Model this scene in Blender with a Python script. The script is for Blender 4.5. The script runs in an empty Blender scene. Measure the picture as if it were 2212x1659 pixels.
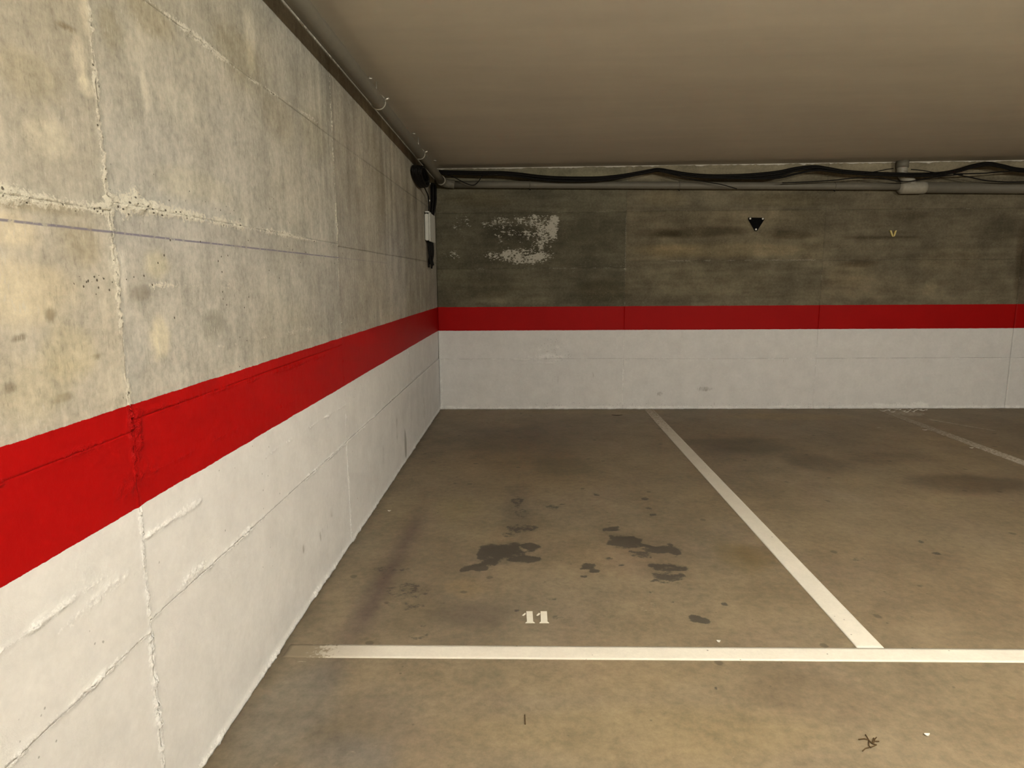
import bpy, bmesh, math, random
import numpy as np
from mathutils import Matrix, Vector

S = bpy.context.scene
COL = S.collection
W, H = 2212, 1659
# ------------------------------------------------------------------ camera
F_PX, YAW, PITCH, ROLL = 1422.44, -0.023484, -0.158323, -0.006395
CAM = np.array([0.96611, -7.13212, 1.42])
def cam_axes():
    cy, sy, cp, sp = math.cos(YAW), math.sin(YAW), math.cos(PITCH), math.sin(PITCH)
    f = np.array([sy*cp, cy*cp, sp]); r = np.array([cy, -sy, 0.0]); u = np.cross(r, f)
    c, s = math.cos(ROLL), math.sin(ROLL)
    return c*r+s*u, -s*r+c*u, f
AR, AU, AF = cam_axes()
cd = bpy.data.cameras.new('camera'); cam = bpy.data.objects.new('camera', cd); COL.objects.link(cam)
cd.sensor_fit = 'HORIZONTAL'; cd.sensor_width = 36.0; cd.lens = F_PX/W*36.0
cd.clip_start = 0.02; cd.clip_end = 100
cam.matrix_world = Matrix(((AR[0], AU[0], -AF[0], CAM[0]), (AR[1], AU[1], -AF[1], CAM[1]), (AR[2], AU[2], -AF[2], CAM[2]), (0, 0, 0, 1)))
S.camera = cam
def at(px, py, axis, val):
    """photo pixel -> point on the plane world[axis] = val"""
    d = AF+AR*(px-W/2)/F_PX-AU*(py-H/2)/F_PX
    return CAM+d*((val-CAM[axis])/d[axis])
def onL(px, py, x=0.0): return at(px, py, 0, x)
def onB(px, py, y=0.0): return at(px, py, 1, y)
def onF(px, py): return at(px, py, 2, 0.0)
# ------------------------------------------------------------------ world, exposure, lamps
wd = bpy.data.worlds.new('world'); S.world = wd; wd.use_nodes = True
wd.node_tree.nodes['Background'].inputs[0].default_value = (1, .9, .75, 1)
wd.node_tree.nodes['Background'].inputs[1].default_value = 0.0     # closed basement: no sky
vs = S.view_settings
vs.view_transform = 'Standard'; vs.look = 'None'; vs.gamma = 1.0; vs.use_curve_mapping = False
vs.exposure = 2.84
cyc = S.cycles; cyc.use_light_tree = False; cyc.max_bounces = 5; cyc.diffuse_bounces = 3; cyc.glossy_bounces = 2; cyc.transmission_bounces = 0; cyc.transparent_max_bounces = 1
cyc.caustics_reflective = False; cyc.caustics_refractive = False
LAMP_COL = (1.0, 0.955, 0.83)
LAMP_STRENGTH = 95.0
LAMPS = [(2.2, -6.9), (5.6, -6.7)]       # ceiling battens above the driving aisle
CEIL0, CEILS = 2.561, 0.0042
def ceil_z(x): return CEIL0+CEILS*x
# ------------------------------------------------------------------ numpy noise
def _h(ix, iy, seed):
    h = (ix.astype(np.int64)*374761393+iy.astype(np.int64)*668265263+seed*1442695041) & 0xffffffff
    h = ((h ^ (h >> 13))*1274126177) & 0xffffffff
    h = h ^ (h >> 16)
    return (h & 0xffffff)/float(0xffffff)
def vnoise(u, v, seed=0):
    iu = np.floor(u); iv = np.floor(v); fu = u-iu; fv = v-iv
    fu = fu*fu*(3-2*fu); fv = fv*fv*(3-2*fv)
    a = _h(iu, iv, seed); b = _h(iu+1, iv, seed); c = _h(iu, iv+1, seed); d = _h(iu+1, iv+1, seed)
    return (a*(1-fu)+b*fu)*(1-fv)+(c*(1-fu)+d*fu)*fv
def fbm(u, v, oct=4, seed=0, gain=.55):
    s = 0; a = 1; t = 0
    for k in range(oct):
        s = s+a*vnoise(u*2**k+k*17.3, v*2**k+k*5.7, seed+k); t += a; a *= gain
    return s/t
def sstep(a, b, x):
    t = np.clip((x-a)/(b-a), 0, 1); return t*t*(3-2*t)
def segdist(u, v, u0, v0, u1, v1):
    du, dv = u1-u0, v1-v0; L = du*du+dv*dv+1e-12
    t = np.clip(((u-u0)*du+(v-v0)*dv)/L, 0, 1)
    return np.hypot(u-u0-t*du, v-v0-t*dv), t
# ------------------------------------------------------------------ object helpers
def tag(o, label=None, cat=None, group=None, kind=None):
    if label: o['label'] = label
    if cat: o['category'] = cat
    if group: o['group'] = group
    if kind: o['kind'] = kind
    return o
def link(name, me, mat=None, parent=None):
    o = bpy.data.objects.new(name, me); COL.objects.link(o)
    if mat is not None: me.materials.append(mat)
    if parent is not None: o.parent = parent; o.matrix_parent_inverse = Matrix.Translation(-parent.location)
    return o
def empty(name, loc):
    o = bpy.data.objects.new(name, None); COL.objects.link(o); o.location = loc; o.empty_display_size = .1
    return o
def mesh(name, verts, faces, mat=None, parent=None, smooth=False):
    me = bpy.data.meshes.new(name); me.from_pydata([tuple(map(float, v)) for v in verts], [], faces); me.update()
    if smooth: me.polygons.foreach_set('use_smooth', [True]*len(me.polygons))
    return link(name, me, mat, parent)
def from_bm(name, bm, mat=None, parent=None, smooth=False):
    me = bpy.data.meshes.new(name); bmesh.ops.recalc_face_normals(bm, faces=bm.faces[:]); bm.to_mesh(me); bm.free()
    if smooth: me.polygons.foreach_set('use_smooth', [True]*len(me.polygons))
    return link(name, me, mat, parent)
def box(name, lo, hi, mat, parent=None, bevel=0):
    bm = bmesh.new(); bmesh.ops.create_cube(bm, size=1)
    for v in bm.verts:
        for k in range(3): v.co[k] = lo[k] if v.co[k] < 0 else hi[k]
    if bevel: bmesh.ops.bevel(bm, geom=bm.edges[:], offset=bevel, segments=2, affect='EDGES')
    return from_bm(name, bm, mat, parent)
def smooth_path(pts, per=6):
    P = [np.array(p, float) for p in pts]; out = []
    P = [2*P[0]-P[1]]+P+[2*P[-1]-P[-2]]
    for i in range(1, len(P)-2):
        a, b, c, d = P[i-1], P[i], P[i+1], P[i+2]
        for k in range(per):
            t = k/per
            out.append(.5*(2*b+(c-a)*t+(2*a-5*b+4*c-d)*t*t+(3*b-a-3*c+d)*t**3))
    out.append(P[-2]); return out
def tube_data(path, r, n=10, closed=False, caps=True):
    path = [np.array(p, float) for p in path]; m = len(path)
    rs = r if hasattr(r, '__len__') else [r]*m
    vs_, fs = [], []; prev = None
    for i, p in enumerate(path):
        if closed: t = path[(i+1) % m]-path[i-1]
        else: t = path[min(i+1, m-1)]-path[max(i-1, 0)]
        t = t/np.linalg.norm(t)
        if prev is None:
            a = np.array([0, 0, 1.]) if abs(t[2]) < .8 else np.array([1., 0, 0])
            nrm = np.cross(t, a)
        else: nrm = prev-t*(prev@t)
        nrm = nrm/np.linalg.norm(nrm); prev = nrm; b = np.cross(t, nrm)
        for k in range(n):
            an = 2*math.pi*k/n; vs_.append(p+rs[i]*(math.cos(an)*nrm+math.sin(an)*b))
    for i in range(m if closed else m-1):
        j = (i+1) % m
        for k in range(n): fs.append((i*n+k, i*n+(k+1) % n, j*n+(k+1) % n, j*n+k))
    if caps and not closed:
        fs.append(tuple(range(n-1, -1, -1))); fs.append(tuple(range((m-1)*n, m*n)))
    return vs_, fs
def tube(name, path, r, mat, parent=None, n=10, closed=False):
    v, f = tube_data(path, r, n, closed)
    return mesh(name, v, f, mat, parent, smooth=True)
def plate(name, pts2, z0, z1, mat, parent=None, axis=2):
    """extruded polygon; pts2 are 3D points, thickness added along axis"""
    n = len(pts2); lo = []; hi = []
    for p in pts2:
        a = list(p); b = list(p); a[axis] = z0; b[axis] = z1; lo.append(a); hi.append(b)
    bm = bmesh.new(); A = [bm.verts.new(v) for v in lo]; B = [bm.verts.new(v) for v in hi]
    bm.faces.new(A[::-1]); bm.faces.new(B)
    for i in range(n): bm.faces.new((A[i], A[(i+1) % n], B[(i+1) % n], B[i]))
    return from_bm(name, bm, mat, parent)
def grid(name, us, vs_, posf, attrs, mat, parent=None, skirt=None):
    """tensor grid sheet. posf(U,V)->(N,3). attrs: {name:(N,) or (N,3)}"""
    nu, nv = len(us), len(vs_)
    U, V = np.meshgrid(us, vs_); U = U.ravel(); V = V.ravel()
    P = posf(U, V); A = attrs(U, V)
    idx = np.arange(nu*nv).reshape(nv, nu)
    q = np.stack([idx[:-1, :-1], idx[:-1, 1:], idx[1:, 1:], idx[1:, :-1]], -1).reshape(-1, 4)
    if skirt is not None:
        ring = np.concatenate([idx[0, :-1], idx[:-1, -1], idx[-1, :0:-1], idx[:0:-1, 0]])
        B = P[ring]+np.array(skirt)
        n0 = len(P); k = len(ring); P = np.vstack([P, B]); j = np.arange(k)
        q = np.vstack([q, np.stack([ring[(j+1) % k], ring[j], n0+j, n0+(j+1) % k], -1)])
        A = {n: np.concatenate([a, a[ring]]) for n, a in A.items()}
    me = bpy.data.meshes.new(name)
    me.vertices.add(len(P)); me.vertices.foreach_set('co', P.astype(np.float32).ravel())
    me.loops.add(q.size); me.loops.foreach_set('vertex_index', q.astype(np.int32).ravel())
    me.polygons.add(len(q)); me.polygons.foreach_set('loop_start', np.arange(0, q.size, 4, dtype=np.int32))
    me.update(calc_edges=True); me.validate()
    for n, a in A.items():
        if a.ndim == 2:
            at_ = me.attributes.new(n, 'FLOAT_COLOR', 'POINT')
            c4 = np.ones((len(a), 4), np.float32); c4[:, :3] = a; at_.data.foreach_set('color', c4.ravel())
        else:
            at_ = me.attributes.new(n, 'FLOAT', 'POINT'); at_.data.foreach_set('value', a.astype(np.float32))
    sm = np.ones(len(q), bool)
    if skirt is not None: sm[(nu-1)*(nv-1):] = False
    me.polygons.foreach_set('use_smooth', sm)
    return link(name, me, mat, parent)
# ------------------------------------------------------------------ node helpers
class NT:
    def __init__(s, name):
        s.m = bpy.data.materials.new(name); s.m.use_nodes = True; s.t = s.m.node_tree
        s.b = s.t.nodes['Principled BSDF']; s.pos = s.n('ShaderNodeNewGeometry').outputs['Position']
    def n(s, k): return s.t.nodes.new(k)
    def put(s, sock, v):
        if isinstance(v, bpy.types.NodeSocket): s.t.links.new(v, sock)
        elif isinstance(v, (tuple, list)) and len(v) == 3 and sock.type == 'RGBA': sock.default_value = (*v, 1)
        else: sock.default_value = v
    def math(s, op, a, b=0.0, c=0.0, clamp=False):
        m = s.n('ShaderNodeMath'); m.operation = op; m.use_clamp = clamp
        for i, v in enumerate((a, b, c)): s.put(m.inputs[i], v)
        return m.outputs[0]
    def vmul(s, a, vec):
        m = s.n('ShaderNodeVectorMath'); m.operation = 'MULTIPLY'; s.put(m.inputs[0], a); m.inputs[1].default_value = vec
        return m.outputs[0]
    def noise(s, scale=1.0, detail=3, rough=.55, vec=None, dist=0.0):
        m = s.n('ShaderNodeTexNoise'); m.inputs['Scale'].default_value = scale; m.inputs['Detail'].default_value = detail
        m.inputs['Roughness'].default_value = rough; m.inputs['Distortion'].default_value = dist
        s.put(m.inputs['Vector'], vec if vec is not None else s.pos); return m.outputs['Fac']
    def voro(s, scale, vec=None):
        m = s.n('ShaderNodeTexVoronoi'); m.inputs['Scale'].default_value = scale
        s.put(m.inputs['Vector'], vec if vec is not None else s.pos)
        sp = s.n('ShaderNodeSeparateColor'); s.put(sp.inputs[0], m.outputs['Color'])
        return m.outputs['Distance'], sp.outputs[0]
    def attr(s, name, col=False):
        m = s.n('ShaderNodeAttribute'); m.attribute_name = name; return m.outputs['Color' if col else 'Fac']
    def ss(s, x, a, b):
        m = s.n('ShaderNodeMapRange'); m.interpolation_type = 'SMOOTHSTEP'; s.put(m.inputs[0], x)
        m.inputs[1].default_value = a; m.inputs[2].default_value = b; return m.outputs[0]
    def mix(s, f, a, b, mode='MIX'):
        m = s.n('ShaderNodeMix'); m.data_type = 'RGBA'; m.blend_type = mode
        s.put(m.inputs[0], f); s.put(m.inputs[6], a); s.put(m.inputs[7], b); return m.outputs[2]
    def scale(s, c, k):
        m = s.n('ShaderNodeVectorMath'); m.operation = 'SCALE'; s.put(m.inputs[0], c); s.put(m.inputs[3], k); return m.outputs[0]
    def xyz(s):
        m = s.n('ShaderNodeSeparateXYZ'); s.put(m.inputs[0], s.pos); return m.outputs
    def bump(s, h, dist, strength=1.0):
        m = s.n('ShaderNodeBump'); m.inputs['Distance'].default_value = dist
        s.put(m.inputs['Strength'], strength); s.put(m.inputs['Height'], h); s.put(s.b.inputs['Normal'], m.outputs[0])
    def out(s, col=None, rough=None, spec=None, metal=None):
        if col is not None: s.put(s.b.inputs['Base Color'], col)
        if rough is not None: s.put(s.b.inputs['Roughness'], rough)
        if spec is not None: s.put(s.b.inputs['Specular IOR Level'], spec)
        if metal is not None: s.put(s.b.inputs['Metallic'], metal)
        return s.m
def dev(nt, n, a): return nt.math('MULTIPLY_ADD', n, a, -.5*a)     # (n-.5)*a
def simple(name, col, rough=.6, var=.15, scale=30, spec=.3, metal=0, bump=0):
    t = NT(name); n = t.noise(scale, 4, .6)
    k = t.math('ADD', dev(t, n, var*2), 1.0)
    if bump: t.bump(n, bump, .5)
    c = t.n('ShaderNodeRGB'); c.outputs[0].default_value = (*col, 1)
    return t.out(t.scale(c.outputs[0], k), rough, spec, metal)
ZT, ZB = 1.123, 0.8677
WHITE, RED = (.755, .745, .735), (.37, .003, .003)
def concrete_mat(name, streak, a_str, chalk=False, pale=.85):
    t = NT(name); x, y, z = t.xyz()
    g1 = t.noise(6, 5, .65); g2 = t.noise(40, 6, .74)
    st = t.noise(1, 3, .6, t.vmul(t.pos, streak))
    fl = t.noise(1, 2, .6, t.vmul(t.pos, (150, 150, 42) if chalk else (45, 45, 110)))
    fp = t.ss(g1, .44, .60)
    cr = t.attr('crumb'); pit = t.attr('pit'); peel = t.attr('peel'); scuff = t.attr('scuff')
    k = t.math('ADD', t.math('ADD', dev(t, g1, .75), dev(t, g2, 1.0)), dev(t, st, a_str))
    k = t.math('ADD', k, 1.0)
    c = t.scale(t.attr('col', True), k)
    c = t.mix(t.math('MULTIPLY', t.math('MULTIPLY', t.ss(fl, .56, .68), fp), .55 if chalk else .38), c, (.58, .55, .48) if chalk else (.26, .235, .18))   # pale flecks of laitance
    c = t.mix(t.math('MULTIPLY', t.math('MULTIPLY', t.ss(fl, .43, .32), t.math('SUBTRACT', 1.0, fp)), .32), c, t.scale(c, .45))                                   # dark flecks
    cn = t.noise(105, 3, .65)
    pm = t.ss(t.math('MULTIPLY_ADD', cr, .55, dev(t, cn, 1.5)), .18, .40)
    pm = t.math('MULTIPLY', pm, t.ss(cr, .05, .25))
    c = t.mix(t.math('MULTIPLY', pm, pale), c, (.66, .62, .52))
    if not chalk:      # crumbly peeled render
        ps = t.noise(1, 5, .72, t.vmul(t.pos, (34, 34, 62)))
        plm = t.ss(t.math('ADD', t.math('MULTIPLY_ADD', peel, .6, dev(t, ps, 1.6)), dev(t, t.noise(11, 2, .6), .9)), .30, .42)
        plm = t.math('MULTIPLY', plm, t.ss(peel, .05, .3))
        c = t.mix(t.math('MULTIPLY', plm, .9), c, (.52, .49, .41))
    else:              # snapped blue chalk line
        dz = t.math('ABSOLUTE', t.math('SUBTRACT', t.math('ADD', z, dev(t, g1, .004)), 1.533))
        ym = t.math('ADD', t.math('MULTIPLY', t.ss(y, -3.70, -3.72), .55), t.math('MULTIPLY', t.ss(y, -2.45, -2.5), .25))
        lm = t.math('MULTIPLY', t.math('MULTIPLY', t.ss(dz, .0040, .0010), ym), t.ss(g2, .36, .50))
        c = t.mix(lm, c, (.15, .14, .21))
    vd, vr = t.voro(85)                       # bug holes: the shadow inside each is painted as a dark spot
    vd = t.math('ADD', vd, dev(t, g2, .5))
    pt = t.math('MULTIPLY', t.ss(vd, .32, .20), t.math('LESS_THAN', vr, pit))
    c = t.mix(t.math('MULTIPLY', pt, .85), c, (.045, .035, .022))
    # paint bands
    zz = t.math('ADD', z, t.math('ADD', dev(t, g1, .010), dev(t, g2, .006)))
    zz = t.math('SUBTRACT', zz, t.math('MULTIPLY', dev(t, cn, .012), cr))
    mr = t.math('LESS_THAN', zz, ZT); mw = t.math('LESS_THAN', zz, ZB)
    kw = t.math('ADD', t.math('ADD', dev(t, g1, .34), dev(t, g2, .22)), 1.0)
    kw = t.math('ADD', t.math('SUBTRACT', kw, t.math('MULTIPLY', pt, .45)), t.math('MULTIPLY', pm, .20))  # joint lumps whitened in the colour to imitate bumps catching light
    wc = t.n('ShaderNodeRGB'); wc.outputs[0].default_value = (*WHITE, 1)
    rc = t.n('ShaderNodeRGB'); rc.outputs[0].default_value = (*RED, 1)
    wcol = t.scale(wc.outputs[0], kw)
    ss_ = t.noise(1, 3, .65, t.vmul(t.pos, (55, 55, 7)))
    sm = t.math('MULTIPLY', t.ss(t.math('ADD', scuff, dev(t, ss_, 1.1)), .42, .72), t.ss(scuff, .03, .2))
    wcol = t.mix(t.math('MULTIPLY', sm, .55), wcol, (.16, .14, .11))
    rcol = t.scale(rc.outputs[0], t.math('ADD', dev(t, g1, .22), 1.0))
    c = t.mix(mr, c, rcol); c = t.mix(mw, c, wcol)
    rough = t.math('SUBTRACT', t.math('SUBTRACT', .93, t.math('MULTIPLY', mr, .38)), t.math('MULTIPLY', mw, -.30))
    h = t.math('ADD', g2, t.math('MULTIPLY', t.math('MULTIPLY', cn, cr), 2.0))
    t.bump(h, .004, t.math('SUBTRACT', .8, t.math('MULTIPLY', t.math('MULTIPLY', mr, .5), t.math('SUBTRACT', 1.0, t.ss(cr, .1, .4)))))
    return t.out(c, rough, .10)
def floor_mat():
    t = NT('floor_concrete')
    g1 = t.noise(4.5, 5, .68); g2 = t.noise(26, 7, .76)
    k = t.math('ADD', t.math('ADD', dev(t, g1, .85), dev(t, g2, 1.25)), 1.0)
    c = t.scale(t.attr('col', True), k)
    hue = t.noise(2.2, 2, .6)
    c = t.mix(t.math('MULTIPLY', t.ss(hue, .5, .72), .35), c, t.mix(1.0, c, (1.0, .97, 1.08), 'MULTIPLY'))
    sn = t.noise(24, 5, .70)
    s = t.attr('stain')
    m = t.math('MULTIPLY', t.ss(t.math('ADD', s, dev(t, sn, 1.5)), .36, .66), t.ss(s, .03, .15))
    c = t.mix(t.math('MULTIPLY', m, .80), c, (.046, .043, .037))
    p = t.attr('pale'); pn = t.noise(1, 5, .78, t.vmul(t.pos, (20, 34, 20)))
    pm = t.math('MULTIPLY', t.ss(t.math('ADD', p, dev(t, pn, 1.5)), .55, .8), t.ss(p, .03, .15))
    c = t.mix(t.math('MULTIPLY', pm, .55), c, (.55, .48, .37))
    vd, vr = t.voro(22); sp = t.math('MULTIPLY', t.ss(vd, .16, .06), t.math('LESS_THAN', vr, .07))
    vd2, vr2 = t.voro(9); sp2 = t.math('MULTIPLY', t.ss(t.math('ADD', vd2, dev(t, g2, .25)), .20, .12), t.math('LESS_THAN', vr2, .10))
    c = t.mix(t.math('MULTIPLY', t.math('MAXIMUM', sp, sp2), .5), c, (.05, .04, .028))
    t.bump(g2, .003, .6)
    return t.out(c, t.math('ADD', dev(t, g2, .25), .66), .35)
def line_mat():
    t = NT('road_line_paint')
    g1 = t.noise(11, 6, .65); g2 = t.noise(70, 5, .7)
    k = t.math('ADD', t.math('ADD', dev(t, g1, .25), dev(t, g2, .22)), 1.0)
    cc = t.n('ShaderNodeRGB'); cc.outputs[0].default_value = (.80, .765, .68, 1)
    w = t.attr('wear')
    c = t.scale(cc.outputs[0], k)
    c = t.mix(t.math('MULTIPLY', w, .72), c, (.30, .245, .165))
    m = t.math('MULTIPLY', t.ss(t.math('ADD', w, dev(t, t.noise(45, 7, .75), 1.3)), .62, .78), t.ss(w, .05, .3))
    c = t.mix(t.math('MULTIPLY', m, .85), c, (.24, .19, .125))
    vd, vr = t.voro(38); sp = t.math('MULTIPLY', t.ss(vd, .18, .1), t.math('LESS_THAN', vr, .05))
    c = t.mix(t.math('MULTIPLY', sp, .7), c, (.10, .085, .06))
    t.bump(g2, .0015, .5)
    return t.out(c, .7, .3)
def ceil_mat():
    t = NT('ceiling_paint')
    g1 = t.noise(1, 3, .6, t.vmul(t.pos, (.9, 4.0, 1))); g2 = t.noise(9, 4, .6)
    k = t.math('ADD', t.math('ADD', dev(t, g1, .22), dev(t, g2, .07)), 1.0)
    cc = t.n('ShaderNodeRGB'); cc.outputs[0].default_value = (.72, .67, .575, 1)
    t.bump(g2, .002, .3)
    return t.out(t.scale(cc.outputs[0], k), .85, .2)
M_L = concrete_mat('left_concrete', (30, 30, 1.6), .36, chalk=True)
M_B = concrete_mat('back_concrete', (2.6, 2.6, 26), .36, pale=.22)
M_F = floor_mat(); M_LINE = line_mat(); M_C = ceil_mat()
M_PLAIN = simple('grey_plaster', (.42, .39, .33), .9, .12, 3)
M_PLASTER = simple('white_plaster', (.62, .58, .50), .9, .3, 60, bump=.002)
M_PIPE = simple('grey_plastic_pipe', (.16, .145, .112), .55, .16, 14, .35)
M_PIPE2 = simple('pale_pipe_collar', (.33, .305, .245), .5, .2, 40, .35)
M_METAL = simple('zinc_metal', (.55, .52, .45), .4, .1, 50, .5, .8)
M_BLACK = simple('black_cable_sheath', (.007, .006, .005), .65, .2, 40, .15)
M_BOX = simple('white_box_plastic', (.66, .655, .60), .5, .08, 30, .4)
M_SIGN = simple('black_plate', (.003, .003, .003), .7, .2, 30, .05)
M_SCREW = simple('white_screw_cap', (.78, .76, .70), .4, .05, 30, .5)
M_YEL = simple('yellow_plastic', (.62, .50, .18), .5, .1, 30, .4)
M_DIGIT = simple('white_number_paint', (.78, .75, .66), .65, .1, 70, .3)
M_TWIG = simple('brown_twig', (.10, .060, .025), .8, .3, 90, .2)
M_LEAF = simple('dark_leaf', (.035, .018, .008), .8, .3, 90, .2)
M_FLAKE = simple('paint_flake', (.72, .69, .62), .7, .1, 90, .3)
M_LAMPBODY = simple('lamp_housing', (.75, .74, .70), .5, .03, 20, .4)
# ------------------------------------------------------------------ blob painting
def blob(u, v, cu, cv, ru, rv, seed=0, warp=.35):
    n1 = fbm(u/ru*.9+31.7, v/rv*.9, 3, seed)-.5; n2 = fbm(u/ru*.9, v/rv*.9+11.1, 3, seed+50)-.5
    d = np.hypot((u-cu)/ru+n1*warp*2, (v-cv)/rv+n2*warp*2)
    return 1-sstep(.45, 1.15, d)
def seams_crumb(u, v, seams):
    cr = np.zeros_like(u); wob = (fbm(u*9, v*9, 3, 77)-.5)*.016
    for i, (u0, v0, u1, v1, w, i0, i1) in enumerate(seams):
        m = (u > min(u0, u1)-.1) & (u < max(u0, u1)+.1) & (v > min(v0, v1)-.1) & (v < max(v0, v1)+.1)
        if not m.any(): continue
        d, t = segdist(u[m], v[m], u0, v0, u1, v1)
        var = fbm((u[m]+v[m])*6, (u[m]-v[m])*6, 3, 200+i)
        ww = w*(.35+.9*var)
        val = (i0+(i1-i0)*t)*np.exp(-((d+wob[m])/ww)**2)*(.45+1.1*sstep(.3, .7, var))
        cr[m] = np.maximum(cr[m], val)
    return cr
def spaced(a, b, d):
    n = max(2, int(round((b-a)/d))+1); return np.linspace(a, b, n)
def jit(seed): return (random.Random(seed).random()-.5)
# ------------------------------------------------------------------ LEFT WALL
V1, V2, V3 = -5.588, -3.722, -1.825
seamsL = [
 (V1, 0, V1, 2.56, .010, 1.0, .75), (V1, .25, V1, .75, .015, 1, 1), (V1, 1.45, V1, 1.62, .016, 1, 1),
 (V2, 0, V2, .86, .006, .6, .55), (V2, .86, V2, 2.56, .006, .45, .6), (V3, 0, V3, .86, .007, .6, .6), (V3, .9, V3, 2.56, .006, .2, .2),
 (V1, 1.607, -4.4, 1.600, .017, 1.05, .95), (-4.4, 1.600, V2, 1.592, .009, .6, .3), (V2, 1.59, 0, 1.58, .006, .15, .1),
 (V1, 1.581, -7.4, 1.578, .014, .9, .9), (-5.47, 1.618, -5.52, 1.60, .03, .9, .9),
 (V1, .563, -4.6, .564, .014, 1.0, .7), (-4.6, .564, V2, .562, .009, .6, .7), (V2, .565, -.05, .60, .008, .6, .35),
 (V1, .533, -7.4, .545, .013, .95, .9),
 (V1, .782, -5.0, .781, .010, .75, .10), (-4.8, .780, V2, .768, .005, .4, .45), (-5.70, .757, -5.9, .754, .010, .15, .7), (-5.9, .754, -7.4, .752, .010, .7, .8),
 (V1, 1.098, -5.2, 1.084, .012, .9, .6), (-5.2, 1.084, -4.0, 1.062, .006, .6, .3), (V1, 1.06, -7.4, 1.055, .007, .6, .55),
 (-5.52, .936, -4.4, .930, .005, .45, .3), (V1, .94, -5.55, 1.10, .02, .5, .9), (-5.66, .93, -5.52, .95, .03, .45, .4),
 (-5.4, 2.13, -4.7, 2.118, .012, .6, .8), (-4.7, 2.118, V2, 2.15, .007, .5, .25), (V2, 2.12, 0, 2.1, .006, .2, .12),
 (-5.45, 1.41, -4.9, 1.405, .012, .45, .2), (-5.1, 1.215, -4.2, 1.205, .008, .3, .35),
 (-5.9, .71, -5.62, .73, .014, .30, .25), (-5.3, .585, -5.5, .58, .016, .5, .6),
 (-7.4, .010, 0, .010, .016, .6, .45),
]
colL = {}  # per-panel tint
TB = []    # blobs: px, py, rx, ry (photo pixels), colour multiplier
for a in [
 (60, 640, 110, 90, (1.16, 1.12, 1.02)), (90, 830, 120, 90, (1.10, 1.08, 1.0)), (150, 760, 70, 70, (1.12, 1.10, 1.0)),
 (30, 500, 60, 40, (1.18, 1.14, 1.05)), (100, 290, 55, 55, (1.28, 1.27, 1.22)), (172, 130, 22, 55, (1.45, 1.45, 1.42)),
 (185, 185, 25, 25, (1.4, 1.4, 1.35)), (178, 20, 10, 60, (1.3, 1.3, 1.28)), (540, 80, 14, 90, (1.38, 1.38, 1.36)),
 (316, 200, 10, 50, (1.32, 1.32, 1.30)), (263, 590, 12, 75, (1.38, 1.38, 1.38)), (320, 470, 22, 25, (1.22, 1.22, 1.2)),
 (390, 230, 60, 60, (1.10, 1.10, 1.08)), (300, 110, 45, 60, (1.06, 1.06, 1.05)), (340, 570, 30, 35, (1.16, 1.14, 1.0)),
 (345, 730, 24, 50, (1.22, 1.18, 1.04)), (290, 770, 30, 90, (.90, .91, .93)), (300, 635, 35, 22, (.72, .70, .68)),
 (460, 700, 32, 40, (.74, .74, .72)), (520, 120, 60, 70, (.88, .86, .80)), (330, 40, 60, 40, (.90, .87, .80)),
 (40, 730, 20, 9, (.55, .52, .48)), (18, 838, 20, 15, (.62, .60, .58)), (105, 680, 13, 20, (.66, .63, .58)), (205, 770, 12, 8, (.7, .68, .62)),
 (130, 860, 30, 12, (.78, .76, .70)), (140, 58, 26, 7, (.62, .58, .50)), (620, 640, 60, 90, (1.10, 1.10, 1.08)), (600, 800, 70, 30, (1.16, 1.16, 1.15)),
 (500, 830, 90, 25, (1.16, 1.17, 1.16)), (770, 320, 16, 90, (1.16, 1.15, 1.14)), (820, 420, 14, 120, (.86, .85, .82)), (680, 300, 30, 60, (.90, .89, .85)),
 (240, 60, 30, 60, (.88, .86, .80)), (60, 160, 90, 60, (.96, .94, .88)), (600, 250, 40, 60, (.88, .86, .82)), (70, 445, 160, 20, (.86, .83, .76)), (170, 520, 50, 60, (.86, .83, .76)),
 (530, 480, 12, 40, (1.2, 1.2, 1.18)), (420, 400, 90, 40, (1.05, 1.04, .98)),
]:
    px, py, rx, ry, c = a
    p = onL(px, py); q = onL(px+rx, py); q2 = onL(px-rx, py); r = onL(px, py-ry)
    TB.append((p[1], p[2], abs(q[1]-q2[1])/2, abs(r[2]-p[2]), np.array(c)))
SC = []
for px, py, rx, ry, s in [(876, 960, 3, 45, .75), (858, 920, 3, 45, .5), (828, 985, 4, 40, .5), (700, 1150, 18, 24, .45), (658, 1185, 4, 18, .6), (717, 1108, 6, 18, .5),
      (500, 1230, 22, 50, .35), (425, 1190, 18, 18, .35), (600, 1275, 45, 14, .25), (640, 930, 60, 30, .3), (916, 880, 4, 40, .5)]:
    p = onL(px, py); q = onL(px+rx, py); q2 = onL(px-rx, py); r = onL(px, py-ry)
    SC.append((p[1], p[2], abs(q[1]-q2[1])/2, abs(r[2]-p[2]), s))
rowsA = [0, .535, 1.058, 1.580, 2.105, 2.60]; rowsB = [0, .563, 1.085, 1.602, 2.122, 2.60]; rowsC = [0, .565, 1.59, 2.12, 2.60]
def reliefL(u, v):
    cr = seams_crumb(u, v, seamsL)
    n = fbm(u*70, v*70, 2, 5)
    d = cr*(np.maximum(0, n-.46)*.026+.0006)+(fbm(u*1.6, v*2.4, 3, 9)-.5)*.006+(fbm(u*28, v*28, 3, 13)-.5)*.0009
    d += .006*np.exp(-(v/.018)**2)*(.5+fbm(u*14, v*14, 2, 15))        # paint-caked foot of the wall
    return cr, d
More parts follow.
